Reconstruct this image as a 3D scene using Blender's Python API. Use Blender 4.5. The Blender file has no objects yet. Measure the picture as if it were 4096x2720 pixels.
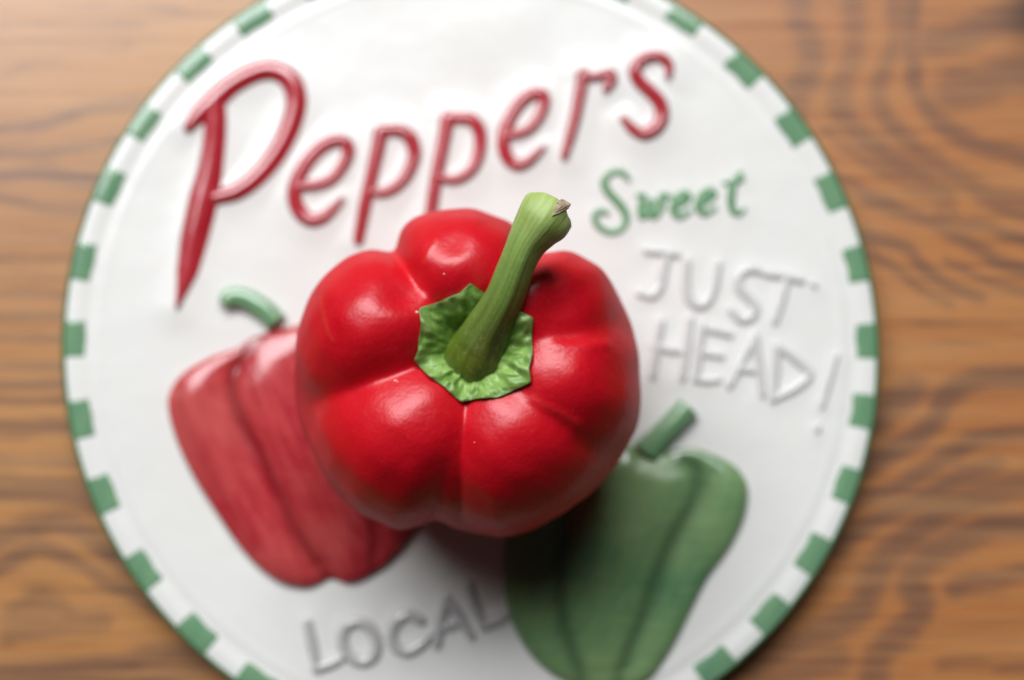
import bpy, math, random
import numpy as np
from mathutils import Vector, Matrix
from mathutils.bvhtree import BVHTree

rng = np.random.RandomState(7)
S = bpy.context.scene
COL = S.collection

# ------------------------------------------------------------------ camera
TILT = math.radians(5.0)
FPX = 4096 * 50.0 / 36.0                 # focal length in photograph pixels
DIST = 0.400                             # lens to the point of the plate in the middle of the frame
ZPL = 0.0105                             # plate face
TX, TY = 0.0117, 0.0005                  # where the optical axis meets the plate (plate centre is the origin)
CAM = Vector((TX, TY - DIST * math.sin(TILT), ZPL + DIST * math.cos(TILT)))
cd = bpy.data.cameras.new('camera'); cam = bpy.data.objects.new('camera', cd); COL.objects.link(cam)
cam.location = CAM; cam.rotation_euler = (TILT, 0, 0)
cd.lens = 50; cd.sensor_width = 36; cd.clip_start = 0.01; cd.clip_end = 20
cd.dof.use_dof = True
cd.dof.focus_distance = 0.311
cd.dof.aperture_fstop = 4.6
cd.dof.aperture_blades = 9
S.camera = cam
# ------------------------------------------------------------------ light
W = bpy.data.worlds.new('World'); S.world = W; W.use_nodes = True
W.node_tree.nodes['Background'].inputs[0].default_value = (0.85, 0.80, 0.75, 1)
W.node_tree.nodes['Background'].inputs[1].default_value = 0.018
def window_light(name, az, el, dist, sx, sy, power, col):
    ld = bpy.data.lights.new(name, 'AREA'); ld.shape = 'RECTANGLE'; ld.size = sx; ld.size_y = sy
    ld.energy = power; ld.color = col
    o = bpy.data.objects.new(name, ld); COL.objects.link(o)
    a, e = math.radians(az), math.radians(el)
    d = Vector((math.cos(e) * math.cos(a), math.cos(e) * math.sin(a), math.sin(e)))
    o.location = d * dist
    o.rotation_euler = d.to_track_quat('Z', 'Y').to_euler()
    return o
window_light('window_light', 108, 50, 2.2, 2.15, 1.20, 81., (0.94, 0.972, 1.0))
S.view_settings.view_transform = 'Standard'; S.view_settings.look = 'None'
S.view_settings.exposure = 0.0; S.view_settings.gamma = 1.0

# ------------------------------------------------------------------ helpers
def UP(px, py, z):
    """point at height z where the thing at photograph pixel (px,py) stands"""
    x = (px - 2048) / FPX; y = -(py - 1360) / FPX
    c, s = math.cos(TILT), math.sin(TILT)
    d = Vector((x, y * c + s, y * s - c))
    return CAM + d * ((z - CAM.z) / d.z)
def px_m(z): return (CAM.z - z) / FPX
def crop(ox, oy, sc):
    return lambda pts: [(ox + p[0] * sc, oy + p[1] * sc) for p in pts]
def mesh_np(name, V, F, smooth=True):
    me = bpy.data.meshes.new(name)
    V = np.asarray(V, dtype=np.float32); F = np.asarray(F, dtype=np.int32)
    k = F.shape[1]
    me.vertices.add(len(V)); me.vertices.foreach_set('co', V.ravel())
    me.loops.add(F.size); me.loops.foreach_set('vertex_index', F.ravel())
    me.polygons.add(len(F)); me.polygons.foreach_set('loop_start', np.arange(0, F.size, k, dtype=np.int32))
    if smooth: me.polygons.foreach_set('use_smooth', np.ones(len(F), dtype=bool))
    me.update(calc_edges=True); me.validate()
    return me
def attr(me, name, arr):
    a = me.attributes.new(name, 'FLOAT', 'POINT'); a.data.foreach_set('value', np.asarray(arr, dtype=np.float32).ravel())
def obj(name, me, mat, parent=None, label=None):
    o = bpy.data.objects.new(name, me); COL.objects.link(o)
    if mat: me.materials.append(mat)
    if parent: o.parent = parent
    if label: o['label'] = label
    return o
def thing(name, label, cat):
    o = bpy.data.objects.new(name, None); COL.objects.link(o)
    o['label'] = label; o['category'] = cat; o.empty_display_size = .02
    return o
def grid_faces(n, m, wrap_m=False, flip=False):
    i = np.arange(n - 1)[:, None]; j = np.arange(m if wrap_m else m - 1)[None, :]
    a = i * m + j; b = i * m + (j + 1) % m; c = (i + 1) * m + (j + 1) % m; d = (i + 1) * m + j
    q = np.stack([a + 0 * b, b, c, d], -1).reshape(-1, 4)
    return q[:, ::-1] if flip else q
def spline(pts, n=60, closed=False):
    P = np.asarray(pts, float)
    if closed: P = np.vstack([P[-1:], P, P[:2]])
    else: P = np.vstack([2 * P[0] - P[1], P, 2 * P[-1] - P[-2]])
    out = []; segs = len(P) - 3; per = max(2, int(math.ceil(n / segs)))
    for i in range(segs):
        t = np.linspace(0, 1, per, endpoint=False)[:, None]
        a, b, c, d = P[i:i + 4]
        out.append(0.5 * (2 * b + (c - a) * t + (2 * a - 5 * b + 4 * c - d) * t**2 + (3 * b - a - 3 * c + d) * t**3))
    if not closed: out.append(P[-2][None])
    return np.vstack(out)
def mindist(Q, P, chunk=8000):
    out = np.empty(len(Q))
    for i in range(0, len(Q), chunk):
        q = Q[i:i + chunk]
        out[i:i + chunk] = np.sqrt(((q[:, None, :] - P[None]) ** 2).sum(-1).min(1))
    return out
class NT:
    def __init__(s, name):
        s.m = bpy.data.materials.new(name); s.m.use_nodes = True; s.t = s.m.node_tree
        s.b = s.t.nodes['Principled BSDF']
    def n(s, typ, **kw):
        nd = s.t.nodes.new('ShaderNode' + typ)
        for k, v in kw.items():
            if k.startswith('i_'):
                key = k[2:]; nd.inputs[int(key) if key.isdigit() else key.replace('_', ' ')].default_value = v
            else: setattr(nd, k, v)
        return nd
    def l(s, a, b): s.t.links.new(a, b)
    def math(s, op, a, b=None, c=None, clamp=False):
        nd = s.n('Math', operation=op, use_clamp=clamp)
        for i, v in enumerate((a, b, c)):
            if v is None: continue
            if isinstance(v, (int, float)): nd.inputs[i].default_value = v
            else: s.l(v, nd.inputs[i])
        return nd.outputs[0]
    def mix(s, f, a, b, mode='MIX'):
        nd = s.n('Mix', data_type='RGBA', blend_type=mode)
        for i, v in ((0, f), (6, a), (7, b)):
            if isinstance(v, (int, float)): nd.inputs[i].default_value = v
            elif isinstance(v, tuple): nd.inputs[i].default_value = v if len(v) == 4 else v + (1,)
            else: s.l(v, nd.inputs[i])
        return nd.outputs[2]
    def coords(s, scale=(1, 1, 1), rotz=0):
        tc = s.n('TexCoord'); mp = s.n('Mapping'); mp.inputs['Scale'].default_value = scale
        rt = s.n('VectorRotate', rotation_type='Z_AXIS'); rt.inputs['Angle'].default_value = rotz
        s.l(tc.outputs['Object'], rt.inputs['Vector']); s.l(rt.outputs[0], mp.inputs['Vector'])
        return mp.outputs[0]
    def noise(s, vec, scale, detail=3, rough=.5, dist=0):
        nd = s.n('TexNoise', i_Scale=scale, i_Detail=detail, i_Roughness=rough, i_Distortion=dist)
        if vec is not None: s.l(vec, nd.inputs['Vector'])
        return nd.outputs[0]
    def ramp(s, f, stops, interp='LINEAR'):
        nd = s.n('ValToRGB'); cr = nd.color_ramp; cr.interpolation = interp
        while len(cr.elements) < len(stops): cr.elements.new(0.5)
        for e, (p, c) in zip(cr.elements, stops):
            e.position = p; e.color = (c if isinstance(c, tuple) else (c, c, c)) + (1,)
        s.l(f, nd.inputs[0]); return nd.outputs[0]
    def attr(s, name):
        nd = s.n('Attribute', attribute_name=name); return nd.outputs['Fac']
    def bump(s, h, strength, dist=.001):
        nd = s.n('Bump', i_Strength=strength, i_Distance=dist); s.l(h, nd.inputs['Height']); s.l(nd.outputs[0], s.b.inputs['Normal'])
    def set(s, **kw):
        for k, v in kw.items():
            inp = s.b.inputs[k.replace('_', ' ')]
            if isinstance(v, (int, float)): inp.default_value = v
            elif isinstance(v, tuple): inp.default_value = v if len(v) == 4 or len(v) == 2 else v + (1,)
            else: s.l(v, inp)

# ------------------------------------------------------------------ materials
def ceramic(name, base, var=None, streak=0, rot=0, rough=.16, coat=.5, ior=1.52):
    t = NT(name)
    c = t.coords()
    n1 = t.noise(c, 40, 3)
    col2 = var or tuple(x * .96 for x in base)
    f = n1
    if streak:
        f = t.noise(t.coords((streak, 1, 1), rot), 60, 5, .6)
    f = t.ramp(f, [(.3, 0.0), (.7, 1.0)])
    t.set(Base_Color=t.mix(f, base, col2), Roughness=rough, Coat_Weight=coat, Coat_Roughness=.12)
    t.b.inputs['IOR'].default_value = ior
    t.bump(t.noise(c, 55, 2), .35, .0012)
    return t.m
M_white = ceramic('cream glaze', (.815, .80, .755), (.80, .79, .755), rough=.30, coat=.15)
M_letter_red = ceramic('red glaze', (.50, .030, .045), (.40, .014, .024), rough=.2, coat=1., ior=1.75)
M_letter_green = ceramic('green glaze lettering', (.10, .28, .12), (.16, .34, .16), rough=.22)
M_letter_grey = ceramic('grey wash and painted shade', (.57, .555, .54), (.51, .495, .485), rough=.12, coat=1.)  # whitish glaze with a slight wash, greyed further by painted-in bead shade
M_letter_pale = ceramic('pale grey wash and painted shade', (.69, .675, .655), (.65, .635, .615), rough=.16, coat=.8)  # white letters; the shadow side of the strokes is put into this grey
M_square = ceramic('green checker glaze', (.13, .275, .155), (.18, .33, .18), streak=5, rot=.4, rough=.22)
M_edge = ceramic('dark green rim glaze', (.035, .14, .055), (.05, .17, .07), rough=.25)
M_redpep = None
def painted(name, c1, c2, c3, rot, cross=.12):
    t = NT(name)
    v = t.coords((7, 1, 1), rot)
    f = t.noise(v, 75, 5, .65)
    g = t.noise(t.coords((1, 1, 1)), 28, 2)
    a = t.mix(t.ramp(f, [(.40, 0.), (.60, 1.)]), c1, c2)
    b = t.mix(t.ramp(g, [(.42, 0.), (.7, .75)]), a, c3)
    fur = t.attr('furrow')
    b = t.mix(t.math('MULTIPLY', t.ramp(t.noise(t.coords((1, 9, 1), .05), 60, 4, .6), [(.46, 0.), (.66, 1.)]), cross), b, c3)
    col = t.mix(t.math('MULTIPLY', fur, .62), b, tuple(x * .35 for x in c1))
    # the faint crazing line that crosses the glaze
    tc = t.n('TexCoord'); sp = t.n('SeparateXYZ'); t.l(tc.outputs['Object'], sp.inputs[0])
    t.set(Base_Color=col, Roughness=.22, Coat_Weight=.7, Coat_Roughness=.12)
    t.bump(f, .25, .0008)
    return t.m
M_redpep = painted('red brushed glaze', (.40, .015, .026), (.53, .052, .056), (.61, .12, .105), math.radians(-28))
M_greenpep = painted('green brushed glaze', (.085, .21, .10), (.135, .275, .12), (.26, .38, .16), math.radians(22), .35)
M_pstem = ceramic('green stem glaze', (.13, .30, .15), (.20, .37, .18), streak=4, rot=.8, rough=.18, coat=1., ior=1.7)

def wood():
    t = NT('varnished oak')
    ring = t.attr('ring')
    c = t.coords()
    w = t.math('MULTIPLY', t.math('SUBTRACT', t.noise(t.coords((.12, 1, 1)), 420, 5, .7), .5), 1.1)
    w2 = t.math('MULTIPLY', t.math('SUBTRACT', t.noise(t.coords((.5, 1, 1)), 40, 3, .6), .5), .5)
    band = t.ramp(t.math('ADD', t.math('ADD', ring, w), w2), [(.14, 0.), (.42, .62), (.80, 1.)])
    fib = t.noise(t.coords((.030, 1, 1)), 560, 6, .75)
    pores = t.ramp(fib, [(.38, 1.), (.52, 0.)])
    broad = t.noise(t.coords((.5, 1, 1)), 9, 3)
    gold = t.mix(t.ramp(broad, [(.35, 0.), (.65, 1.)]), (.54, .25, .072), (.42, .165, .046))
    gold = t.mix(t.math('MULTIPLY', t.attr('red'), .65), gold, (.44, .148, .045))
    dark = (.135, .066, .048)
    str_ = t.math('MULTIPLY', band, t.ramp(t.noise(t.coords((.6, 1, 1)), 17, 2), [(.3, .7), (.65, 1.)]))
    col = t.mix(t.math('MULTIPLY', str_, .80), gold, dark)
    col = t.mix(t.math('MULTIPLY', pores, t.math('MULTIPLY_ADD', str_, .5, .42)), col, (.13, .060, .035))
    lite = t.noise(t.coords((.04, 1, 1)), 260, 4, .65)
    col = t.mix(t.math('MULTIPLY', t.ramp(lite, [(.42, 0.), (.66, 1.)]), .45), col, (.56, .29, .115))
    knot = t.attr('knot')
    col = t.mix(t.math('MULTIPLY', knot, .8), col, (.05, .022, .012))
    t.set(Base_Color=col, Roughness=.42, Coat_Weight=.8, Coat_Roughness=.27)
    t.bump(fib, .25, .0004)
    return t.m
M_wood = wood()

def pepper_mat():
    t = NT('glossy red pepper skin')
    c = t.coords()
    n = t.noise(c, 55, 4, .55)
    base = t.mix(t.ramp(n, [(.3, 0.), (.7, 1.)]), (.555, .0015, .0115), (.62, .005, .013))
    base = t.mix(t.attr('scar'), base, (.78, .09, .05))
    sp = t.noise(c, 900, 2, .5)
    base = t.mix(t.math('MULTIPLY', t.ramp(sp, [(.60, 0.), (.75, 1.)]), .10), base, (.85, .10, .07))
    ro = t.math('MULTIPLY_ADD', t.noise(c, 130, 4, .6), .12, .31)
    t.set(Base_Color=base, Roughness=.6, Coat_Weight=.0)
    t.b.inputs['IOR'].default_value = 1.3; t.b.inputs['Specular IOR Level'].default_value = .0
    t.b.subsurface_method = 'RANDOM_WALK'
    t.set(Subsurface_Weight=.10, Subsurface_Scale=.002)
    t.b.inputs['Subsurface Radius'].default_value = (1.0, .12, .06)
    h = t.math('ADD', t.math('MULTIPLY', t.noise(c, 160, 3, .5), 1.0), t.math('MULTIPLY', t.noise(c, 1100, 2, .5), .16))
    t.bump(h, .30, .0012)
    gl = t.n('BsdfGlossy'); gl.inputs['Color'].default_value = (1, .97, .97, 1)
    t.l(ro, gl.inputs['Roughness']); t.l(t.b.inputs['Normal'].links[0].from_socket, gl.inputs['Normal'])
    lw = t.n('LayerWeight'); lw.inputs['Blend'].default_value = .5
    fr = t.math('MULTIPLY_ADD', t.math('POWER', lw.outputs['Facing'], 4.), .12, .048)
    mx = t.n('MixShader'); t.l(fr, mx.inputs[0]); t.l(t.b.outputs[0], mx.inputs[1]); t.l(gl.outputs[0], mx.inputs[2])
    t.l(mx.outputs[0], t.t.nodes['Material Output'].inputs['Surface'])
    return t.m
M_pepper = pepper_mat()

def stem_mat():
    t = NT('fresh green stem skin')
    al, ar = t.attr('along'), t.attr('around')
    cx = t.n('CombineXYZ'); t.l(t.math('MULTIPLY', al, 1.6), cx.inputs[0])
    t.l(t.math('MULTIPLY', t.math('COSINE', ar), 2.6), cx.inputs[1]); t.l(t.math('MULTIPLY', t.math('SINE', ar), 2.6), cx.inputs[2])
    st = t.noise(cx.outputs[0], 2.4, 6, .62, .25)
    fine = t.noise(t.coords(), 900, 3, .6)
    g1 = t.ramp(al, [(0., (.17, .24, .012)), (.30, (.11, .17, .012)), (.62, (.18, .30, .055)), (1., (.34, .46, .11))])
    g2 = t.ramp(al, [(0., (.26, .34, .025)), (.30, (.075, .115, .009)), (.62, (.24, .36, .085)), (1., (.46, .56, .20))])
    col = t.mix(t.ramp(st, [(.36, 0.), (.64, 1.)]), g1, g2)
    col = t.mix(t.math('MULTIPLY', t.attr('brown'), t.ramp(st, [(.30, .45), (.6, .9)])), col, (.075, .050, .014))
    col = t.mix(t.math('MULTIPLY', t.ramp(fine, [(.55, 0.), (.72, 1.)]), .22), col, (.42, .52, .20))
    t.set(Base_Color=col, Roughness=.45, Subsurface_Weight=.08, Subsurface_Scale=.002)
    t.bump(t.math('ADD', st, t.math('MULTIPLY', fine, .3)), .28, .0009)
    return t.m
M_stem = stem_mat()
def calyx_mat():
    t = NT('leafy calyx skin')
    c = t.coords()
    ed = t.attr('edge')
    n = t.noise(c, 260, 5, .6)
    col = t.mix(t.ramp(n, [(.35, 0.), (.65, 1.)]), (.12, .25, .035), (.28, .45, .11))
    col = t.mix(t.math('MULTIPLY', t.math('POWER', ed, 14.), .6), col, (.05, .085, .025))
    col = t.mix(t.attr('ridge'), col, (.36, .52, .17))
    t.set(Base_Color=col, Roughness=.38, Subsurface_Weight=.05, Subsurface_Scale=.002)
    t.bump(n, .6, .0009)
    return t.m
M_calyx = calyx_mat()
def dry_mat():
    t = NT('dried stem tissue')
    n = t.noise(t.coords((1, 3, 1), .6), 700, 5, .7)
    t.set(Base_Color=t.ramp(n, [(.3, (.24, .16, .10)), (.5, (.50, .38, .25)), (.7, (.66, .53, .37))]), Roughness=.8)
    t.bump(n, .8, .0008)
    return t.m
M_dry = dry_mat()
def cut_mat():
    t = NT('cut stem tissue')
    n = t.noise(t.coords(), 500, 5, .7)
    t.set(Base_Color=t.ramp(n, [(.3, (.10, .10, .03)), (.6, (.26, .30, .10)), (.75, (.36, .30, .17))]), Roughness=.7)
    t.bump(n, .7, .0008)
    return t.m
M_cut = cut_mat()
def dust_mat():
    t = NT('pale dust'); t.set(Base_Color=(.75, .62, .58), Roughness=.8); return t.m
M_dust = dust_mat()

# ------------------------------------------------------------------ table
def vpx(x, y):                       # plane point -> approximate plan coordinates used to lay out the grain
    k = .4 / 3279
    return x / k + 1089, 808 - y / k
# dark earlywood bands traced in the board: (plan points, half width, strength)
BANDS = [
    ([(-120, 62), (60, 60), (200, 66), (330, 60)], 8, .35), ([(-120, 185), (0, 178), (60, 150), (120, 126), (300, 108)], 7, .35),
    ([(-120, 20), (80, 22), (260, 16), (420, 20)], 6, .3), ([(-120, 98), (90, 92), (220, 94), (300, 90)], 5, .3),
    ([(-120, 300), (0, 296), (72, 291), (143, 272), (215, 248), (320, 236)], 10, .8), ([(-120, 358), (0, 354), (95, 354), (158, 344), (280, 326)], 9, .7),
    ([(-120, 410), (0, 406), (95, 397), (167, 411), (260, 424)], 12, .9), ([(-120, 450), (0, 454), (48, 468), (120, 482), (260, 490)], 9, .55),
    ([(-120, 548), (60, 543), (200, 550)], 8, .4), ([(-120, 592), (60, 596), (200, 590)], 8, .45), ([(-120, 640), (80, 636), (200, 645)], 6, .35),
    ([(-120, 684), (60, 680), (200, 690)], 9, .55), ([(-120, 735), (60, 731), (200, 728)], 8, .5), ([(-120, 786), (60, 780), (200, 786)], 8, .5),
    ([(-120, 850), (60, 846), (200, 856)], 9, .6), ([(-120, 884), (60, 888), (200, 884)], 9, .85), ([(-120, 921), (60, 926), (200, 920)], 7, .6),
    ([(-120, 985), (40, 990), (120, 984), (240, 990)], 12, .95), ([(-120, 1056), (60, 1062), (240, 1056)], 11, .9),
    ([(-120, 1120), (0, 1125), (100, 1130), (200, 1143), (330, 1165)], 22, .95),
    ([(-120, 1290), (0, 1236), (75, 1214), (140, 1209), (200, 1234), (260, 1284), (340, 1330)], 16, .9),
    ([(-100, 1350), (0, 1304), (30, 1289), (80, 1262), (125, 1272), (190, 1304), (250, 1344), (310, 1374), (400, 1430)], 12, .9),
    ([(30, 1410), (80, 1385), (140, 1400), (170, 1430)], 16, .6), ([(20, 1470), (90, 1455), (160, 1440), (240, 1436)], 14, .6), ([(60, 1428), (100, 1424)], 20, .5),
    ([(-120, 1562), (0, 1556), (150, 1549), (275, 1534), (350, 1509), (470, 1500)], 20, .9), ([(250, 1590), (350, 1568), (470, 1545), (560, 1550)], 16, .8),
    ([(-120, 1640), (100, 1625), (400, 1620)], 18, .8),
    ([(1850, -100), (1848, 0), (1844, 48), (1868, 100), (1877, 143), (1848, 200), (1830, 250)], 22, .75),
    ([(1965, -100), (1968, 0), (1973, 72), (1963, 143), (1939, 205), (1944, 268), (1997, 320), (2054, 363), (2121, 406), (2183, 454)], 21, .7),
    ([(2064, -100), (2064, 0), (2064, 96), (2040, 158), (2025, 215), (2054, 287), (2121, 349), (2207, 406), (2302, 454), (2460, 480)], 17, .75),
    ([(2110, -100), (2104, 0), (2100, 80), (2107, 158), (2111, 205), (2145, 258), (2197, 306), (2264, 339), (2326, 354), (2460, 395)], 15, .95),
    ([(1905, 300), (1960, 350), (2030, 395), (2110, 440), (2200, 490)], 10, .5), ([(1925, 400), (2010, 450), (2100, 500)], 9, .45),
    ([(2150, 100), (2207, 86), (2279, 57), (2341, 38), (2440, 20)], 26, .9), ([(2200, 210), (2279, 191), (2326, 170), (2430, 190)], 34, .8),
    ([(1990, 540), (2016, 550), (2087, 573), (2135, 621), (2183, 655), (2260, 690)], 11, .8), ([(2000, 580), (2073, 626), (2126, 669), (2190, 700)], 9, .7),
    ([(2000, 455), (2059, 478), (2135, 507), (2197, 540), (2255, 573), (2326, 612), (2460, 640)], 12, .85), ([(2160, 500), (2207, 516), (2279, 521), (2326, 540), (2460, 580)], 11, .85),
    ([(2180, 600), (2260, 640), (2361, 670), (2460, 690)], 9, .6), ([(2240, 440), (2300, 478), (2361, 500), (2460, 510)], 10, .7),
    ([(2060, 730), (2160, 745), (2260, 735), (2460, 750)], 6, .3), ([(2050, 800), (2180, 790), (2300, 800), (2460, 795)], 6, .3),
    ([(2020, 970), (2040, 946), (2076, 923), (2098, 901)], 26, .8),
    ([(2460, 862), (2345, 869), (2255, 874), (2201, 896), (2170, 932), (2156, 968), (2121, 1000), (2076, 1031), (2022, 1062), (1960, 1090)], 17, .9),
    ([(2460, 985), (2361, 1000), (2300, 1004), (2246, 1018), (2201, 1044), (2156, 1071), (2112, 1098), (2058, 1130), (1986, 1152), (1930, 1160)], 15, .8),
    ([(2300, 1070), (2251, 1085), (2201, 1107), (2156, 1134), (2112, 1157), (2053, 1183), (1986, 1219), (1930, 1255)], 16, .85),
    ([(2460, 1090), (2361, 1116), (2300, 1134), (2246, 1148), (2188, 1170), (2139, 1201), (2103, 1237), (2058, 1269), (2022, 1314), (2004, 1358), (1986, 1403), (1923, 1448), (1830, 1493), (1740, 1540)], 22, .9),
    ([(2460, 1200), (2361, 1210), (2300, 1210), (2246, 1233), (2188, 1260), (2130, 1296), (2103, 1341), (2121, 1394), (2103, 1439), (2053, 1480), (2022, 1520), (2013, 1568), (2000, 1680)], 22, .95),
    ([(2460, 1300), (2361, 1318), (2300, 1336), (2242, 1341), (2200, 1358)], 16, .8), ([(2170, 1533), (2255, 1529), (2322, 1538), (2460, 1526)], 12, .5),
    ([(1760, 1590), (1850, 1545), (1930, 1520)], 24, .8),
]
def build_table():
    k = .0085
    def axis(lim, inner, n_out, step):
        a = np.arange(-inner, inner + 1e-9, step); o = np.linspace(inner, lim, n_out)[1:]
        return np.concatenate([-o[::-1], a, o])
    xs = axis(.62, .19, 60, .0013); ys = axis(.45, .135, 45, .0010)
    nx, ny = len(xs), len(ys)
    X, Y = np.meshgrid(xs, ys)
    u, v = vpx(X, Y)
    kk = 90.
    d1 = np.hypot((u - 2750) * 1.0, (v + 50) * .93); d2 = np.hypot((u - 2620) * .80, (v - 1430) * .95)
    dr = -kk * np.log(np.exp(-d1 / kk) + np.exp(-d2 / kk)); dr = dr + 30 * np.sin(dr / 143.) + 25 * np.sin(u / 160. + v / 210.)
    dl = np.hypot((u - 130) / 1.9, v - 1760); dl = dl + 30 * np.sin(dl / 119.) + 14 * np.sin(u / 130. + v / 90.)
    wgt = 1 / (1 + np.exp(-(u - 1150) / 120.))
    ringf = (dr / 92. + .45) * wgt + (dl / 78. + .2) * (1 - wgt)
    ring = .5 + .5 * np.cos(ringf * 2 * math.pi); ring = ring**2
    XYg = np.stack([X, Y], -1).reshape(-1, 2)
    mpx = px_m(0.) * 1.7348
    traced = np.zeros(nx * ny)
    for pts, hw, st in BANDS:
        P = np.array([UP(a * 1.7348, b * 1.7348, 0.)[:2] for a, b in pts]); P = spline(P, 90); hw = hw * 1.3
        lo = P.min(0) - hw * mpx * 3; hi = P.max(0) + hw * mpx * 3
        idx = np.where((XYg > lo).all(1) & (XYg < hi).all(1))[0]
        if len(idx):
            d = mindist(XYg[idx], P)
            traced[idx] = np.maximum(traced[idx], st * np.exp(-(d / (hw * mpx))**2 * .7))
    ox = np.clip((np.abs(X) - .165) / .03, 0, 1); oy = np.clip((np.abs(Y) - .115) / .03, 0, 1)
    out = np.maximum(ox, oy)
    band = (traced.reshape(ny, nx) * (1 - out) + ring * .85 * out)
    knot = np.exp(-(((u - 2440) / 60.)**2 + ((v - 10) / 90.)**2)) + .45 * np.exp(-(((u - 80) / 50.)**2 + ((v - 1372) / 14.)**2)) + .3 * np.exp(-(((u - 75) / 30.)**2 + ((v - 1245) / 12.)**2)) + .25 * np.exp(-(((u - 75) / 30.)**2 + ((v - 1300) / 10.)**2))
    V = np.stack([X, Y, 0 * X], -1).reshape(-1, 3)
    F = grid_faces(ny, nx)
    edge = [j for j in range(nx)] + [i * nx + nx - 1 for i in range(1, ny)]
    edge += [(ny - 1) * nx + j for j in range(nx - 2, -1, -1)] + [i * nx for i in range(ny - 2, 0, -1)]
    E = np.array(edge); ring_idx = [E]; base = len(V); vs = [V]; m = len(E); P = V[E]
    for (o, z) in ((.002, -.001), (.003, -.004), (.003, -.024), (0, -.028)):
        Q = P.copy(); Q[:, 0] += np.sign(Q[:, 0]) * o * (np.abs(Q[:, 0]) > .619); Q[:, 1] += np.sign(Q[:, 1]) * o * (np.abs(Q[:, 1]) > .449); Q[:, 2] = z
        ring_idx.append(np.arange(base, base + m)); vs.append(Q); base += m
    vs.append(np.array([[0, 0, -.028]])); cidx = base
    V2 = np.vstack(vs); faces = [F]
    for a, c in zip(ring_idx[:-1], ring_idx[1:]):
        faces.append(np.stack([a, c, np.roll(c, -1), np.roll(a, -1)], 1))
    last = ring_idx[-1]
    me = bpy.data.meshes.new('tabletop')
    allf = [tuple(q) for q in np.vstack(faces).tolist()] + [(int(a), cidx, int(b)) for a, b in zip(last, np.roll(last, -1))]
    me.from_pydata(V2.tolist(), [], allf)
    pad = len(V2) - nx * ny
    for nm, ar in (('ring', band), ('red', wgt), ('knot', knot)): attr(me, nm, np.concatenate([ar.ravel(), np.zeros(pad)]))
    o = obj('wooden_table', me, M_wood)
    o['label'] = 'varnished golden brown oak tabletop with curving dark grain under the plate'
    o['category'] = 'table'
build_table()

# ------------------------------------------------------------------ plate
R = 0.1157
plate = thing('ceramic_plate', 'round cream ceramic plate with green checked rim and raised red lettering on the oak', 'plate')

cA = crop(1100, 150, .542); cB = crop(1900, 150, .542); cP = crop(0, 0, .829)
cD = crop(2400, 900, .5741); cL = crop(1000, 1900, .5229); cC = crop(600, 1050, .3826)
c5 = crop(0, 1100, 1.0334); c6 = crop(2300, 1300, .9057)
def shift(pts, dx, dy): return [(p[0] + dx, p[1] + dy) for p in pts]
# every letter: (label, kind, [(points in px, half width px at start/mid/end), ...])
L = []
def letter(lab, kind, fn, strokes, sc):
    L.append((lab, kind, [(fn(p), [w * sc for w in ws]) for p, ws in strokes]))
letter('large raised red letter P', 'red', cP, [
    ([(1035, 500), (1040, 620), (1020, 800), (985, 960), (940, 1150), (905, 1320), (860, 1480)], [46, 46, 50, 60, 56, 44, 10]),
    ([(915, 615), (965, 555), (1040, 485), (1120, 415), (1230, 355), (1330, 345), (1405, 395), (1432, 490), (1405, 610), (1340, 740), (1250, 850), (1150, 925), (1050, 955)], [24, 40, 46, 42, 42, 42, 44, 44, 44, 42, 40, 38, 34])], .829)
letter('raised red letter e', 'red', cA, [
    ([(180, 1105), (300, 1095), (420, 1050), (510, 940), (545, 840), (510, 775), (435, 770), (330, 825), (230, 940), (160, 1080), (150, 1200), (195, 1300), (270, 1350), (360, 1330), (440, 1260), (495, 1200)], [36, 38, 40, 42, 44, 44, 46, 48, 48, 50, 50, 50, 46, 42, 34, 20])], .542)
letter('raised red letter p', 'red', cA, [
    ([(785, 700), (755, 850), (710, 1050), (665, 1250), (620, 1490)], [48, 48, 44, 44, 38]),
    ([(775, 700), (850, 690), (930, 695), (1000, 750), (1030, 840), (1015, 930), (960, 1040), (880, 1115), (800, 1150), (720, 1145)], [40, 44, 46, 48, 46, 44, 42, 40, 36, 34])], .542)
letter('raised red letter p', 'red', cA, [
    ([(1275, 600), (1250, 750), (1215, 920), (1185, 1080), (1155, 1280), (1125, 1440)], [48, 46, 44, 44, 42, 38]),
    ([(1265, 600), (1350, 600), (1440, 605), (1502, 675), (1518, 770), (1498, 890), (1450, 980), (1370, 1040), (1290, 1055), (1220, 1035)], [38, 44, 46, 46, 44, 42, 40, 38, 34, 34])], .542)
letter('raised red letter e', 'red', cB, [
    ([(230, 730), (310, 715), (400, 680), (475, 590), (512, 490), (495, 425), (430, 420), (340, 480), (270, 580), (220, 700), (215, 820), (250, 905), (320, 945), (400, 915), (460, 860), (505, 815)], [32, 36, 38, 40, 42, 42, 44, 44, 44, 46, 46, 44, 42, 36, 30, 18])], .542)
letter('raised red letter r', 'red', cB, [
    ([(800, 280), (775, 420), (745, 580), (705, 730), (662, 875)], [44, 42, 40, 38, 30]),
    ([(780, 275), (870, 300), (940, 285), (990, 280), (1000, 330), (970, 385)], [34, 34, 38, 44, 46, 30])], .542)
letter('raised red letter s', 'red', cB, [
    ([(1425, 285), (1430, 220), (1385, 160), (1300, 145), (1215, 185), (1180, 260), (1215, 335), (1290, 405), (1362, 490), (1378, 590), (1335, 675), (1250, 718), (1165, 685), (1095, 610)], [26, 34, 40, 42, 44, 44, 46, 48, 48, 48, 46, 44, 38, 26])], .542)
SW = 24
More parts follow.
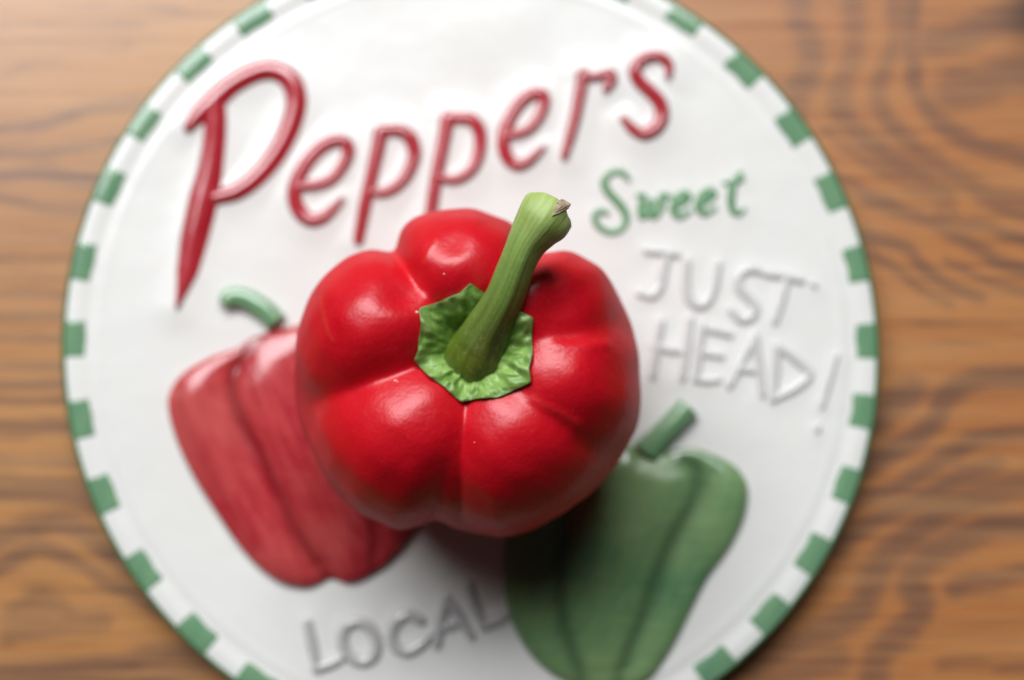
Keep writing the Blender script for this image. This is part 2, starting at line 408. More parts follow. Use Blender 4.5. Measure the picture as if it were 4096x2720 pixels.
letter('small raised green script letter S', 'green', cB, [
    ([(1130, 1050), (1085, 1000), (1015, 1000), (955, 1060), (975, 1130), (1035, 1200), (1090, 1265), (1118, 1340), (1080, 1415), (1000, 1440), (915, 1400), (885, 1330), (915, 1285), (965, 1295)], [SW - 6, SW, SW, SW + 4, SW + 6, SW + 6, SW + 6, SW + 2, SW, SW, SW, SW, SW, SW])], .542)
letter('small raised green script letter w', 'green', cB, [
    ([(1205, 1165), (1240, 1180), (1225, 1260), (1230, 1325), (1275, 1290), (1310, 1200), (1300, 1270), (1320, 1325), (1370, 1260), (1385, 1170), (1430, 1175)], [18] + [27] * 9 + [18])], .542)
for dx, dy in ((0, 0), (185, -22)):
    letter('small raised green script letter e', 'green', cB, [
        (shift([(1455, 1255), (1520, 1235), (1575, 1185), (1540, 1155), (1480, 1200), (1465, 1280), (1510, 1325), (1585, 1285)], dx, dy), [SW, 26, 28, 28, 28, 28, 26, 18])], .542)
letter('small raised green script letter t', 'green', cB, [
    ([(1955, 1010), (1905, 1090), (1890, 1200), (1905, 1285), (1950, 1300), (1985, 1270)], [22, 30, 30, 26, 24, 16]),
    ([(1845, 1075), (1900, 1075), (1965, 1050)], [18, 24, 24])], .542)
HW = 34; dS = (-16, -12)
def pale(lab, strokes, hw=HW):
    letter(lab, 'pale', cD, [(shift(p, *dS), [hw - 4] + [hw] * (len(p) - 2) + [hw - 8]) for p in strokes], .5741)
pale('raised capital letter J', [[(345, 190), (450, 200), (550, 220)], [(485, 210), (455, 340), (435, 440), (375, 505), (290, 490)]])
pale('raised capital letter U', [[(620, 270), (615, 430), (645, 535), (710, 575), (770, 535), (812, 430), (840, 285)]])
pale('raised capital letter S', [[(1115, 335), (1050, 320), (985, 370), (985, 450), (1040, 510), (1090, 580), (1070, 650), (1000, 670), (930, 610)]])
pale('raised capital letter T', [[(1170, 350), (1290, 370), (1415, 400)], [(1310, 400), (1275, 540), (1235, 680)]])
pale('raised dot after the word', [[(1495, 425), (1505, 430), (1515, 440)]], 22)
pale('raised capital letter H', [[(440, 690), (410, 870), (385, 1060)], [(645, 670), (620, 870), (592, 1075)], [(400, 855), (500, 880), (610, 895)]])
pale('raised capital letter E', [[(730, 710), (705, 890), (685, 1085)], [(740, 730), (830, 750), (915, 775)], [(710, 895), (780, 910), (855, 925)], [(690, 1088), (760, 1095), (840, 1090)]])
pale('raised capital letter A', [[(1090, 790), (1000, 970), (920, 1125)], [(1090, 790), (1125, 1000), (1150, 1190)], [(970, 1010), (1050, 1020), (1120, 1030)]])
pale('raised capital letter D', [[(1245, 860), (1235, 1030), (1222, 1225)], [(1245, 860), (1360, 935), (1468, 1050), (1370, 1150), (1222, 1225)]])
pale('raised exclamation mark', [[(1655, 930), (1610, 1090), (1560, 1270)], [(1530, 1420), (1528, 1430), (1526, 1440)]], 28)
def grey(lab, strokes, hw=44):
    letter(lab, 'grey', cL, [(p, [hw - 4] + [hw] * (len(p) - 2) + [hw - 8]) for p in strokes], .5229)
grey('raised grey capital letter L', [[(445, 1135), (480, 1300), (515, 1475)], [(515, 1475), (600, 1450), (690, 1410)]])
th = np.linspace(math.pi * .5, math.pi * 2.5, 15)
grey('raised grey capital letter O', [[(840 + 130 * math.cos(a) - 20 * math.sin(a), 1275 - 152 * math.sin(a)) for a in th]])
grey('raised grey capital letter C', [[(1300, 1110), (1210, 1070), (1125, 1120), (1085, 1220), (1120, 1320), (1210, 1350), (1310, 1295), (1380, 1225)]])
grey('raised grey capital letter A in the shadow of the pepper', [[(1430, 1290), (1460, 1120), (1505, 950)], [(1505, 950), (1600, 1080), (1690, 1225)], [(1460, 1170), (1530, 1150), (1610, 1130)]])
grey('raised grey capital letter L in the shadow of the pepper', [[(1680, 850), (1725, 1000), (1790, 1155)], [(1790, 1155), (1880, 1120), (1965, 1080)]])

def res(a, n):
    return np.interp(np.linspace(0, 1, n), np.linspace(0, 1, len(a)), a)
strokes3 = []   # (kind, letter index, xy points (n,2) metres, half widths metres)
for li, (lab, kind, sts) in enumerate(L):
    for pts, ws in sts:
        P = np.array([UP(p[0], p[1], ZPL)[:2] for p in pts])
        Pn = spline(P, max(10, len(pts) * 7))
        Wn = res(ws, len(Pn)) * px_m(ZPL) * {'red': 1.25, 'green': 1.22, 'pale': 1.2, 'grey': 1.12}.get(kind, 1.)
        strokes3.append((kind, li, Pn, Wn))
HK = {'red': .0016, 'green': .0007, 'pale': .0010, 'grey': .0012}
mound_pts = {k: np.vstack([s[2] for s in strokes3 if s[0] == k]) for k in HK}
MOUND = {'red': (.0008, .0056), 'green': (.0002, .003), 'pale': (.0003, .0030), 'grey': (.0004, .0035)}

# painted pepper outlines
red_out = c5([(655, 450), (648, 520), (680, 640), (745, 780), (830, 915), (915, 1040), (1000, 1135), (1090, 1197), (1180, 1215), (1240, 1200), (1285, 1182), (1350, 1200), (1430, 1175), (1520, 1110), (1610, 1000), (1690, 850), (1740, 650), (1700, 450), (1600, 310), (1450, 225), (1310, 175), (1190, 185), (1100, 205), (1000, 232), (955, 252), (922, 278), (885, 290), (800, 322), (705, 380)])
ov = crop(0, 0, 1.7348)
green_out = ov([(1165, 1250), (1160, 1350), (1180, 1440), (1225, 1515), (1290, 1568), (1370, 1592), (1450, 1585), (1500, 1562)]) + \
    c6([(400, 1470), (460, 1370), (525, 1240), (590, 1115), (685, 980), (745, 860), (768, 760), (755, 680), (700, 615), (600, 565), (500, 540), (400, 560), (300, 560), (220, 530)]) + ov([(1340, 1040), (1260, 1080), (1195, 1150)])
def to_xy(pts, z=ZPL): return np.array([UP(p[0], p[1], z)[:2] for p in pts])
RO = spline(to_xy(red_out), 240, True); GO = spline(to_xy(green_out), 240, True)

def zprof(r):
    q = r / R
    z = np.full_like(q, ZPL)
    z += .00008 * np.clip(1 - np.abs(q - .905) / .02, 0, 1)**2 * (3 - 2 * np.clip(1 - np.abs(q - .905) / .02, 0, 1))
    s = np.clip((q - .905) / .022, 0, 1); s = s * s * (3 - 2 * s)
    z -= .00012 * s
    z += .00045 * np.sin(np.clip((q - .925) / .075, 0, 1) * math.pi)**2
    return z
def zplate(XY, full=True):
    r = np.hypot(XY[:, 0], XY[:, 1]); z = zprof(r)
    z += .00025 * np.sin(XY[:, 0] * 70 + 1) * np.cos(XY[:, 1] * 55) * np.clip((.88 * R - r) / .01, 0, 1)
    if full:
        for k, (h, w) in MOUND.items():
            d = mindist(XY, mound_pts[k]); z += h * np.exp(-(d / w)**2) * np.clip((.93 * R - r) / .004, 0, 1)
    return z
def oval(V):
    # the pressed plate is a touch oval
    r_ = np.hypot(V[:, 0], V[:, 1]); w = np.clip((r_ / R - .80) / .1, 0, 1)[:, None] * .0075
    a = np.array([-.7071, .7071]); b = np.array([.7071, .7071])
    V = V.copy(); P = V[:, :2]
    V[:, :2] = P + w * ((P @ a)[:, None] * a - (P @ b)[:, None] * b)
    return V
def build_plate():
    na = 420
    rr = np.concatenate([np.linspace(.0008, .88 * R, 210), np.linspace(.883 * R, .992 * R, 60)])
    A = np.linspace(0, 2 * math.pi, na, endpoint=False)
    RR, AA = np.meshgrid(rr, A, indexing='ij')
    XY = np.stack([RR * np.cos(AA), RR * np.sin(AA)], -1).reshape(-1, 2)
    Z = zplate(XY)
    V = [np.column_stack([XY, Z])]
    prof = [(.9965, ZPL - .0012), (.9995, ZPL - .0024), (1.0, ZPL - .0038), (.997, ZPL - .0055), (.985, ZPL - .0068), (.93, ZPL - .0080), (.86, .0022), (.84, .0002), (.80, .0002), (.79, .002), (.01, .002)]
    for q, z in prof:
        V.append(np.column_stack([R * q * np.cos(A), R * q * np.sin(A), np.full(na, z)]))
    V = np.vstack(V)
    me = mesh_np('plate_body', oval(V), grid_faces(len(rr) + len(prof), na, True))
    return obj('body', me, M_white, plate)
build_plate()
def lathe_part(name, qs, off, a0, a1, na, mat, label=None, zfn=None, closed=False):
    A = np.linspace(a0, a1, na, endpoint=not closed)
    rows = []
    for q, z in qs: rows.append(np.column_stack([R * q * np.cos(A), R * q * np.sin(A), np.full(na, z)]))
    me = mesh_np(name, oval(np.vstack(rows)), grid_faces(len(qs), na, closed))
    return obj(name, me, mat, plate, label)
e = .0002
edge_prof = [(.9835, None), (.9855, None), (.992, None), (.9967, ZPL - .0012 + e), (.9998, ZPL - .0024 + e), (1.0013, ZPL - .0038), (.9985, ZPL - .0055 - e), (.9865, ZPL - .0068 - e), (.96, ZPL - .0076 - e)]
edge_prof = [(q, (float(zprof(np.array([q * R]))[0]) + (e if i else -.0001)) if z is None else z) for i, (q, z) in enumerate(edge_prof)]
lathe_part('painted_rim', edge_prof, 0, 0, 2 * math.pi, 360, M_edge, 'thin dark green line round the edge', closed=True)
# 32 green squares painted and fired a hair proud of the rim
SQ_PX = [(585, 40), (447, 148), (330, 285), (243, 432), (193, 610), (175, 788), (192, 972), (243, 1143), (336, 1313), (457, 1457), (605, 1550),
         (1580, 45), (1722, 152), (1838, 285), (1925, 435), (1982, 602), (2008, 780), (2000, 943), (1960, 1115), (1885, 1280), (1782, 1420), (1650, 1540)]
SQ_ANG = []
for a, b in SQ_PX:
    p = UP(a * 1.7348, b * 1.7348, ZPL); SQ_ANG.append(math.degrees(math.atan2(p.y, p.x)) % 360)
lo, hi = SQ_ANG[11], SQ_ANG[0]                   # the squares past the top and the bottom of the frame
SQ_ANG += list(np.linspace(lo, hi, 7)[1:-1])
lo, hi = SQ_ANG[10], SQ_ANG[21]
SQ_ANG += list(np.linspace(lo, hi, 7)[1:-1])
for k, a in enumerate(SQ_ANG):
    hw_ = 2.85 + .22 * rng.randn() * .5
    n1, n2 = 8, 14
    q = np.linspace(.934 + .002 * rng.randn(), .9885, n1); an = np.radians(np.linspace(a - hw_, a + hw_, n2))
    QQ, AA = np.meshgrid(q, an, indexing='ij')
    # slightly wavering hand-painted edges
    wob = 1 + .0015 * np.sin(AA * 90 + k)
    QQ = QQ * np.where(QQ < .95, wob, 1)
    XY = np.stack([QQ * R * np.cos(AA), QQ * R * np.sin(AA)], -1).reshape(-1, 2)
    Z = zplate(XY, False) + .00014
    rim_mask = np.zeros((n1, n2), bool); rim_mask[0] = rim_mask[:, 0] = rim_mask[:, -1] = True
    Z = Z - rim_mask.ravel() * .00020
    me = mesh_np('green_square', oval(np.column_stack([XY, Z])), grid_faces(n1, n2))
    obj('green_square', me, M_square, plate)

# ---- raised letters: rounded beads
MATK = {'red': M_letter_red, 'green': M_letter_green, 'pale': M_letter_pale, 'grey': M_letter_grey}
def bead(P, Wd, h, zoff):
    """closed rounded bead along P"""
    n = len(P); T = np.gradient(P, axis=0); T /= np.linalg.norm(T, axis=1)[:, None] + 1e-12
    N = np.stack([-T[:, 1], T[:, 0]], 1)
    # round caps
    capn = 5
    P0, T0, w0 = P[0], T[0], Wd[0]; P1, T1, w1 = P[-1], T[-1], Wd[-1]
    sa = np.sin(np.linspace(math.pi / 2 * .96, 0, capn, endpoint=False))
    pre = np.array([P0 - T0 * w0 * s for s in sa]); prew = w0 * np.sqrt(1 - sa**2); prew = np.maximum(prew, w0 * .2)
    post = np.array([P1 + T1 * w1 * s for s in sa[::-1]]); postw = np.maximum(w1 * np.sqrt(1 - sa[::-1]**2), w1 * .2)
    C = np.vstack([pre, P, post]); Wf = np.concatenate([prew, Wd, postw]); Nf = np.vstack([np.repeat(N[:1], capn, 0), N, np.repeat(N[-1:], capn, 0)])
    hh = np.concatenate([h * np.sqrt(np.clip(prew / w0, 0, 1)), np.full(n, h), h * np.sqrt(np.clip(postw / w1, 0, 1))])
    zc = zplate(C)
    m = 13; uu = np.linspace(-1, 1, m)
    V = []
    for i in range(len(C)):
        c = C[i] + Nf[i] * (uu * Wf[i])[:, None]
        z = zc[i] - .0003 + (hh[i] + .0003) * np.clip(1 - uu**2, 0, 1)**.72
        V.append(np.column_stack([c, z + zoff]))
    V = np.vstack(V)
    return V, grid_faces(len(C), m, flip=False)
for li, (lab, kind, sts) in enumerate(L):
    Vs, Fs, off = [], [], 0
    for si, s in enumerate([s for s in strokes3 if s[1] == li]):
        V, F = bead(s[2], s[3], HK[kind], -.00005 * si)
        Vs.append(V); Fs.append(F + off); off += len(V)
    V = np.vstack(Vs); F = np.vstack(Fs)
    me = mesh_np('letter', V, F)
    me.update()
    if sum(p.normal.z for p in me.polygons) < 0: me.flip_normals()
    obj('exclamation_mark' if 'exclam' in lab else 'raised_dot' if 'dot' in lab else 'letter', me, MATK[kind], plate, lab)

# ---- raised painted peppers
def relief(name, O, furrows, H, mat, label, center=None):
    n = len(O); c = O.mean(0) if center is None else center
    # dense ring samples
    s = np.linspace(0, 1, 56)[::-1]
    Q = c + (O - c)[None] * s[:, None, None]
    XY = Q.reshape(-1, 2)
    d = mindist(XY, O)                       # distance to outline
    w = .0095
    q = np.clip(d / w, 0, 1)
    h = H * np.sqrt(np.clip(1 - (1 - q)**2, 0, 1)) + .0012 * np.clip((d - w) / .02, 0, 1)
    fur = np.zeros(len(XY))
    for pts, depth, wid in furrows:
        P = spline(to_xy(pts), 80)
        df = mindist(XY, P)
        h -= depth * (np.exp(-(df / wid)**2) * .45 + .8 * np.exp(-(df / (wid * 3.2))**2)) * np.clip(q * 1.5 + .15, 0, 1)
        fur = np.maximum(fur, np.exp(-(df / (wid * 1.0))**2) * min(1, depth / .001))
    z0 = zprof(np.hypot(XY[:, 0], XY[:, 1]))
    Z = np.maximum(z0 + h + .00015, z0 + .0002)
    Z[:n] = z0[:n] - .0004
    me = mesh_np(name, np.column_stack([XY, Z]), grid_faces(len(s), n, True))
    attr(me, 'furrow', fur)
    return obj(name, me, mat, plate, label)
rp = relief('painted_pepper', RO, [
    (c5([(1010, 235), (935, 330), (905, 440), (945, 580), (1020, 720), (1100, 880), (1165, 1020), (1285, 1190)]), .0022, .0018),
    (c5([(700, 420), (720, 560), (800, 740), (900, 900), (990, 1060)]), .0004, .0012),
    (c5([(1250, 180), (1260, 300), (1330, 500), (1420, 800), (1450, 1000), (1440, 1170)]), .0012, .0016)],
    .0042, M_redpep, 'raised red pepper glazed on the left half of the plate')
gp = relief('painted_pepper', GO, [
    (c6([(440, 560), (530, 640), (535, 740), (470, 870), (400, 1000), (345, 1150), (295, 1300), (235, 1450), (180, 1600)]), .0022, .0021),
    (ov([(1330, 1040), (1310, 1180), (1290, 1320), (1300, 1440), (1340, 1560)]), .0012, .0022)],
    .0042, M_greenpep, 'raised green pepper glazed on the lower right of the plate')
def pstem(pts_px, hws, mat, parent, label, h=.0034):
    P = spline(to_xy(pts_px), 30); Wd = res(hws, len(P)) * px_m(ZPL)
    n = len(P); T = np.gradient(P, axis=0); T /= np.linalg.norm(T, axis=1)[:, None]; N = np.stack([-T[:, 1], T[:, 0]], 1)
    m = 17; uu = np.linspace(-1, 1, m); V = []
    rows = [(P[0] - T[0] * .0002, N[0], Wd[0] * .97, .05)] + [(P[i], N[i], Wd[i], 1.) for i in range(n)] + [(P[-1] + T[-1] * .0006, N[-1], Wd[-1] * .9, .1)]
    for p, nn, w_, hf in rows:
        c = p + nn * (uu * w_)[:, None]
        V.append(np.column_stack([c, ZPL - .0004 + (h * hf + .0004) * np.sqrt(np.clip(1 - np.abs(uu)**2.6, 0, 1))]))
    me = mesh_np('painted_stem', np.vstack(V), grid_faces(len(rows), m)); me.update()
    if sum(p.normal.z for p in me.polygons) < 0: me.flip_normals()
    return obj('painted_stem', me, mat, parent, label)
pstem(cC([(800, 450), (850, 375), (960, 375), (1090, 430), (1220, 520), (1330, 640)]), [36, 46, 48, 48, 48, 48], M_pstem, rp, 'short curved green stem')
pstem(c6([(500, 365), (440, 430), (370, 500), (310, 570)]), [52, 52, 52, 64], M_pstem, gp, 'straight green stem', .0042)

# ------------------------------------------------------------------ the real pepper
pepper = thing('bell_pepper', 'shiny red bell pepper with a thick green stem, standing on the middle of the plate', 'bell pepper')
PC = UP(1090 * 1.7348, 862 * 1.7348, .055); PC = Vector((PC.x, PC.y, ZPL + .0008))
OC = .0425                                  # height of the point the lobes grow from
LOBES = [  # azimuth, offset, radial r, tangential r, vertical r, centre height
    (97, .0235, .0183, .0215, .0345, .0435),
    (152, .0235, .0215, .0235, .0380, .0420),
    (226, .0192, .0262, .0230, .0376, .0408),
    (303, .0184, .0250, .0222, .0376, .0408),
    (-6, .0210, .0232, .0215, .0365, .0425),
    (42, .0230, .0200, .0205, .0365, .0440),
    # low shoulders that join the lobes further down
    (190, .0160, .0240, .0240, .0290, .0350),
    (338, .0160, .0230, .0240, .0290, .0350),
    (18, .0160, .0240, .0240, .0300, .0360),
]
def rho(D):
    """D: unit directions (n,3) -> surface radius from the growth point"""
    q_ = np.clip((D[:, 2] - .05) / .5, 0, 1); k = 380. + 320. * q_ * q_ * (3 - 2 * q_) ; k = k + 1300 * q_ * np.exp(-((np.degrees(np.arctan2(D[:, 1], D[:, 0])) + 93) / 22.)**2)
    az = np.arctan2(D[:, 1], D[:, 0])
    # the lobes wind round a little towards the bottom
    tw = np.radians(-15) * np.clip(-D[:, 2] + .1, 0, 1)
    c, s = np.cos(-tw), np.sin(-tw)
    Dx = D[:, 0] * c - D[:, 1] * s; Dy = D[:, 0] * s + D[:, 1] * c
    tot = []
    for a, off, rr_, rt, rv, zc in LOBES:
        a = math.radians(a); ca, sa = math.cos(a), math.sin(a)
        dr = (Dx * ca + Dy * sa) / rr_; dt = (-Dx * sa + Dy * ca) / rt; dz = D[:, 2] / rv
        o = np.array([off / rr_, 0, (zc - OC) / rv])
        A = dr**2 + dt**2 + dz**2; B = dr * o[0] + dz * o[2]; C = o @ o - 1
        tot.append((B + np.sqrt(np.maximum(B * B - A * C, 1e-9))) / A)
    T = np.stack(tot); m = T.max(0)
    return m + np.log(np.exp(k * (T - m)).sum(0)) / k
def pepper_body():
    nt, na = 300, 520
    th = np.linspace(.0, math.pi, nt); az = np.linspace(0, 2 * math.pi, na, endpoint=False)
    th[0] = 1e-4; th[-1] = math.pi - 1e-4
    TH, AZ = np.meshgrid(th, az, indexing='ij')
    D = np.stack([np.sin(TH) * np.cos(AZ), np.sin(TH) * np.sin(AZ), np.cos(TH)], -1).reshape(-1, 3)
    r = rho(D)
    V = D * r[:, None]; V[:, 2] += OC
    # outline of the flesh seen from above, azimuth -> photograph px from the middle
    SIL = np.array([(-180, 416), (-160, 416), (-145, 420), (-130, 419), (-115, 400), (-103, 352), (-92, 368), (-80, 384), (-60, 384), (-45, 387), (-30, 396), (-15, 399), (0, 389), (20, 386), (40, 386), (52, 368), (60, 335), (66, 315), (74, 362), (90, 388), (100, 390), (112, 388), (118, 372), (123, 345), (128, 375), (137, 402), (150, 421), (165, 420), (180, 416)], float)
    sx, sy = 1090 * 1.7348, 862 * 1.7348
    for it in range(4):
        P = V + np.array([PC.x, PC.y, PC.z])
        d = P - np.array(CAM[:]); c, s_ = math.cos(TILT), math.sin(TILT)
        yc = d[:, 1] * c + d[:, 2] * s_; zc_ = -(-d[:, 1] * s_ + d[:, 2] * c)
        px = 2048 + FPX * d[:, 0] / zc_; py = 1360 - FPX * yc / zc_
        aa = np.degrees(np.arctan2(-(py - sy), px - sx)); rp_ = np.hypot(px - sx, py - sy)
        bins = np.clip(((aa + 180) / 3).astype(int), 0, 119); mx = np.zeros(120); np.maximum.at(mx, bins, rp_)
        for _ in range(1): mx = (np.roll(mx, 1) + mx * 2 + np.roll(mx, -1)) / 4
        cen = np.arange(120) * 3 - 178.5
        ratio = np.interp(cen, SIL[:, 0], SIL[:, 1]) * 1.7348 / mx
        va = np.degrees(np.arctan2(V[:, 1] - (UP(sx, sy, .055).y - PC.y), V[:, 0]))
        fa = np.arange(-180, 180, .5); fr = np.interp(fa, np.concatenate([cen[-1:] - 360, cen, cen[:1] + 360]), np.concatenate([ratio[-1:], ratio, ratio[:1]]))
        kk = np.exp(-(np.arange(-18, 19) / 7.)**2); kk /= kk.sum()
        fr = np.convolve(np.concatenate([fr[-18:], fr, fr[:18]]), kk, 'valid')
        f = np.interp(va, np.append(fa, 180), np.append(fr, fr[0]))
        rr_ = np.hypot(V[:, 0], V[:, 1]); wq = np.clip((rr_ - .008) / .024, 0, 1); wq = wq * wq * (3 - 2 * wq)
        V[:, :2] *= (1 + (f - 1) * wq)[:, None]
        print('silhouette fit', float(np.abs(ratio - 1).mean()))
    P = V + np.array([PC.x, PC.y, PC.z])
    scar = np.zeros(len(P))
    def near(px, py, z):
        q = UP(px, py, z); return q
    def gauss(px, py, z, w, h, ax=None, wz=1.0):
        q = np.array(near(px, py, z)); d = P - q
        return h * np.exp(-((d[:, 0]**2 + d[:, 1]**2) / w**2 + (d[:, 2] / (w * 5))**2))
    Nrm = D
    disp = np.zeros(len(P))
    c1 = crop(1100, 700, .9883)
    def dent(p, w, h, z=.075):
        nonlocal disp
        (a, b), = c1([p]); disp += gauss(a, b, z, w, h)
    dent((515, 485), .0055, -.0044)       # dark hollow between left and top lobes
    dent((1150, 545), .0070, -.0042)      # hollow on the inside of the upper right lobe
    dent((1120, 690), .0030, .0010)
    dent((720, 300), .0040, -.0016)       # shallow valley down the top lobe
    dent((1240, 900), .0060, .0006)
    def crease(pts, w, h, z, sc):
        nonlocal disp, scar
        Q = np.array([UP(*p, z)[:] for p in c1(pts)])
        Q = spline(Q, 40)
        idx = np.where(D[:, 2] > -.1)[0]
        d = mindist(P[idx][:, :2], Q[:, :2])
        disp[idx] += h * np.exp(-(d / w)**2); scar[idx] = np.maximum(scar[idx], sc * np.exp(-(d / (w * .8))**2))
    crease([(655, 265), (630, 315), (605, 365)], .0006, .00022, .080, .16)
    crease([(200, 510), (222, 600), (262, 690)], .0006, .00015, .072, .18)
    crease([(1040, 915), (1140, 965), (1215, 1010)], .0012, .00035, .078, .08)
    crease([(1050, 695), (1200, 700), (1330, 690)], .0016, .00050, .078, .0)
    # low undulations of the skin
    u = V * 1000
    disp += .00025 * np.sin(u[:, 0] * .21 + 1.3) * np.sin(u[:, 1] * .19 + .4) * np.cos(u[:, 2] * .16)
    disp += .00012 * np.sin(u[:, 0] * .47 + u[:, 2] * .2) * np.sin(u[:, 1] * .52 + 2.) 
    V = V + Nrm * disp[:, None]
    zmin = V[:, 2].min(); V[:, 2] -= zmin
    me = mesh_np('pepper_body', V, grid_faces(nt, na, True, flip=True))
    me.update()
    attr(me, 'scar', scar)
    if sum((p.normal.dot(p.center - Vector((0, 0, .04))) > 0) * 2 - 1 for p in list(me.polygons)[::500]) < 0: me.flip_normals()
    o = obj('body', me, M_pepper, pepper, 'smooth red lobed flesh of the pepper')
    return o, V
pepper.location = PC
body, PV = pepper_body()
bvh = BVHTree.FromPolygons([tuple(v) for v in PV], [tuple(p.vertices) for p in body.data.polygons])
def top_z(x, y):
    h = bvh.ray_cast(Vector((x, y, .2)), Vector((0, 0, -1)))
    return h[0].z if h[0] else .05
c1 = crop(1100, 700, .9883)
cz = top_z(*(UP(*c1([(815, 690)])[0], .072) - PC)[:2]) + PC.z
print('calyx centre z', cz, 'crest', PV[:, 2].max() + PC.z)
def loc_(px, py, z): return UP(px, py, z) - PC

def build_calyx():
    pts = c1([(800, 468), (830, 490), (905, 530), (985, 580), (1042, 604), (1036, 670), (1040, 742), (1025, 800), (1033, 856), (965, 885), (905, 912), (820, 915), (765, 928), (740, 912), (695, 868), (640, 832), (575, 765), (592, 730), (596, 690), (606, 630), (598, 562), (680, 535), (755, 505)])
    O = np.array([loc_(p[0], p[1], cz + .001)[:2] for p in pts])
    O = np.vstack([O, O[:1]]); seg = []
    n_per = 12
    for i in range(len(O) - 1):
        seg.append(O[i] + (O[i + 1] - O[i]) * np.linspace(0, 1, n_per, endpoint=False)[:, None])
    O = np.vstack(seg); n = len(O)
    # light smoothing keeps the points
    Os = O.copy()
    for _ in range(3): Os = (np.roll(Os, 1, 0) + np.roll(Os, -1, 0) + 2 * Os) / 4
    c = np.array(loc_(*c1([(812, 730)])[0], cz)[:2])
    rows = []; ed = []; rg = []
    s = np.linspace(.30, 1, 34)
    ang = np.arctan2(Os[:, 1] - c[1], Os[:, 0] - c[0])
    rn = rng.rand(6) * 6
    for q in s:
        xy = c + (Os - c) * q
        z = np.array([top_z(*p) for p in xy])
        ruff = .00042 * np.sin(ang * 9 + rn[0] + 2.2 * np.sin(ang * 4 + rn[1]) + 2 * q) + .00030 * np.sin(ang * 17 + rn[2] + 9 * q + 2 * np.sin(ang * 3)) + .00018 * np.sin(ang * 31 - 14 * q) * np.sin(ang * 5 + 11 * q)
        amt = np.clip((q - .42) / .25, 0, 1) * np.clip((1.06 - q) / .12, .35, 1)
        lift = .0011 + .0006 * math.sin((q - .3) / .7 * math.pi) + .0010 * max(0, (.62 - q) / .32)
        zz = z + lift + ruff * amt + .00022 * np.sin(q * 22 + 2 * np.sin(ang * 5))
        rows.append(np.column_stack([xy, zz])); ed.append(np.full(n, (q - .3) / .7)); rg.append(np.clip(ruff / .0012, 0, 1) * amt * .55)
    # rim turned down and underside
    xy = c + (Os - c) * 1.0
    zb = rows[-1][:, 2] - .0007
    rows.append(np.column_stack([c + (Os - c) * 1.005, zb])); ed.append(np.ones(n)); rg.append(np.zeros(n))
    zb2 = np.array([top_z(*p) for p in (c + (Os - c) * .9)]) - .0006
    rows.append(np.column_stack([c + (Os - c) * .9, zb2])); ed.append(np.ones(n)); rg.append(np.zeros(n))
    me = mesh_np('calyx', np.vstack(rows), grid_faces(len(rows), n, True)); me.update()
    if sum(p.normal.z for p in me.polygons) < 0: me.flip_normals()
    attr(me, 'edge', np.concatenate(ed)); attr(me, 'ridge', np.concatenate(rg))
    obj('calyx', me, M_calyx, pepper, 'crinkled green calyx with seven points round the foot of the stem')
build_calyx()

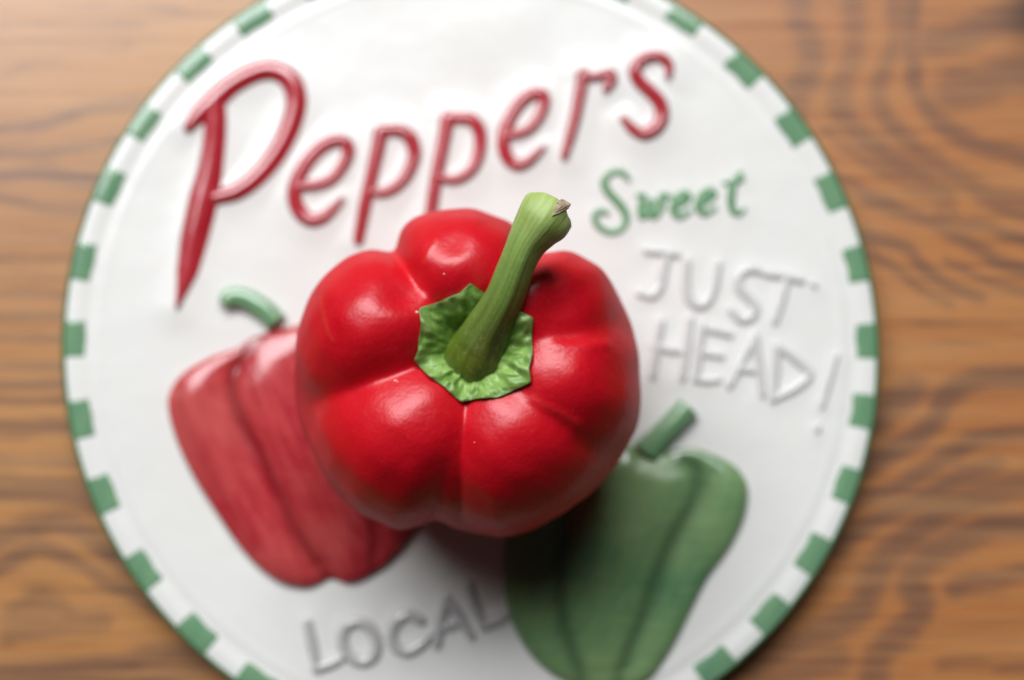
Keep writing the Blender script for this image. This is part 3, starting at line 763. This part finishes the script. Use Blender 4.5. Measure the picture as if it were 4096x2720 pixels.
def build_stem():
    # (crop x, crop y, height, half width in crop px)
    st = [(808, 748, cz - .0030, 116), (806, 748, cz + .0020, 127), (808, 742, cz + .0055, 129), (814, 722, cz + .0083, 125), (830, 682, cz + .0103, 112), (852, 635, cz + .0122, 97),
          (885, 575, cz + .0147, 86), (925, 500, cz + .0178, 80), (958, 420, cz + .0205, 77), (988, 340, cz + .0230, 74), (1018, 275, cz + .0245, 79),
          (1050, 226, cz + .0252, 95), (1076, 190, cz + .0254, 111), (1096, 164, cz + .0250, 114), (1104, 154, cz + .0246, 108)]
    P = []; Rr = []
    for x, y, z, hw in st:
        (a, b), = c1([(x, y)]); P.append(loc_(a, b, z)[:]); Rr.append(hw * .9883 * px_m(z))
    P = np.array(P); PW = np.column_stack([P, Rr]); PW = spline(PW, 150); C = PW[:, :3]; Rr = PW[:, 3]
    T = np.gradient(C, axis=0); T /= np.linalg.norm(T, axis=1)[:, None]
    up = np.array([0, 0, 1.]); n = len(C); m = 96
    A = np.linspace(0, 2 * math.pi, m, endpoint=False)
    V = []; al = []; ar = []; br = []
    side = np.array([.86, -.5, 0])           # constant reference across the stem
    for i in range(n):
        t = i / (n - 1)
        nx = side - T[i] * (side @ T[i]); nx /= np.linalg.norm(nx); ny = np.cross(T[i], nx)
        ridge = .036 * np.sin(A * 5 + 1.2 + t * 1.1) + .009 * np.sin(A * 11 + 2.5 - t * 1.6) * (1 + np.sin(t * 7 + A)) + .003 * np.sin(A * 17 + t * 3)
        lump = .02 * np.sin(t * 19 + A * 2) + .012 * np.sin(t * 37 + A * 3 + 1)
        if t > .9: ridge = ridge + (t - .9) * 10 * .03 * np.sin(A * 7 + 3)
        rad = Rr[i] * (1 + ridge + lump)
        V.append(C[i] + np.outer(np.cos(A) * rad, nx) + np.outer(np.sin(A) * rad * .95, ny))
        al.append(np.full(m, t)); ar.append(A)
        b = np.exp(-((t - .34) / .17)**2) * np.exp(-((np.angle(np.exp(1j * (A + .75)))) / .85)**2)
        b += .55 * np.clip((t - .90) / .10, 0, 1) * np.exp(-((np.angle(np.exp(1j * (A + .3)))) / .8)**2)
        br.append(b)
    V = np.vstack(V)
    me = mesh_np('stem', V, grid_faces(n, m, True)); me.update()
    q = me.polygons[(n // 2) * m]
    if q.normal.dot(q.center - Vector(C[n // 2])) < 0: me.flip_normals()
    attr(me, 'along', np.concatenate(al)); attr(me, 'around', np.concatenate(ar)); attr(me, 'brown', np.concatenate(br))
    so = obj('stem', me, M_stem, pepper, 'thick curved green stem flaring towards its cut end')
    # cut end: slightly domed ragged disc closing the stem
    last = V[-m:]; cc = C[-1]; rows = [last]; k = 8
    for j in range(1, k + 1):
        f = 1 - j / k
        bulge = .0009 * (1 - f * f)
        rr_ = cc + (last - cc) * max(f, .01) + T[-1] * (bulge + .00025 * np.sin(A * 9 + j)[:, None] * (f > .05))
        rows.append(rr_)
    me = mesh_np('cut_end', np.vstack(rows), grid_faces(len(rows), m, True)); me.update()
    if sum(p.normal.dot(Vector(T[-1])) for p in me.polygons) < 0: me.flip_normals()
    obj('cut_end', me, M_cut, so, 'rough cut face at the tip of the stem')
    # dried flake lying on the upper right of the tip
    sb = BVHTree.FromPolygons([tuple(v) for v in V], [tuple(p.vertices) for p in so.data.polygons])
    poly = c1([(1122, 168), (1128, 140), (1142, 105), (1158, 90), (1172, 92), (1200, 110), (1190, 128), (1165, 145), (1140, 160)])
    O = np.array([loc_(p[0], p[1], cz + .031)[:2] for p in poly])
    O = np.vstack([O[i] + (O[(i + 1) % len(O)] - O[i]) * np.linspace(0, 1, 6, endpoint=False)[:, None] for i in range(len(O))])
    O += rng.randn(*O.shape) * .00004
    c = O.mean(0); rows = []
    for f in (1.02, 1.0, .8, .6, .4, .2, .02):
        xy = c + (O - c) * f; zz = []
        for p in xy:
            h = sb.ray_cast(Vector((p[0], p[1], .2)), Vector((0, 0, -1)))
            zz.append(h[0].z if h[0] else np.nan)
        zz = np.array(zz); fill = np.nanmin(zz) if np.isfinite(zz).any() else C[-1][2]
        zz = np.where(np.isnan(zz), fill, zz)
        rows.append(np.column_stack([xy, zz + (-.0004 if f > 1.01 else .00012 + .00025 * (1 - f) + .00012 * math.sin(f * 20)) + rng.randn(len(zz)) * .00002]))
    me = mesh_np('dried_flake', np.vstack(rows), grid_faces(len(rows), len(O), True)); me.update()
    if sum(p.normal.z for p in me.polygons) < 0: me.flip_normals()
    obj('dried_flake', me, M_dry, so, 'small dry brown flake at the tip')
build_stem()

# specks of dust on the skin: little crumbs
def specks():
    V, F = [], []
    base = [(685, 400, .00022), (572, 555, .0004), (488, 832, .00035), (497, 836, .0002), (808, 1082, .00014)]
    for x, y, r in base:
        (a, b), = c1([(x, y)])
        p = loc_(a, b, .080); z = top_z(p.x, p.y); p = loc_(a, b, z + PC.z); z = top_z(p.x, p.y)
        c = np.array([p.x, p.y, z]); o = len(V)
        for j in range(6):
            a_ = j * math.pi / 3; V.append(c + np.array([math.cos(a_) * r * (1 + .6 * rng.rand()), math.sin(a_) * r * (.5 + .4 * rng.rand()), -.00005]))
        V.append(c + np.array([0, 0, r * .7]))
        for j in range(6): F.append((o + j, o + (j + 1) % 6, o + 6))
    me = mesh_np('dust', np.array(V), np.array(F))
    o = obj('dust', me, M_dust, pepper); o['kind'] = 'stuff'
specks()
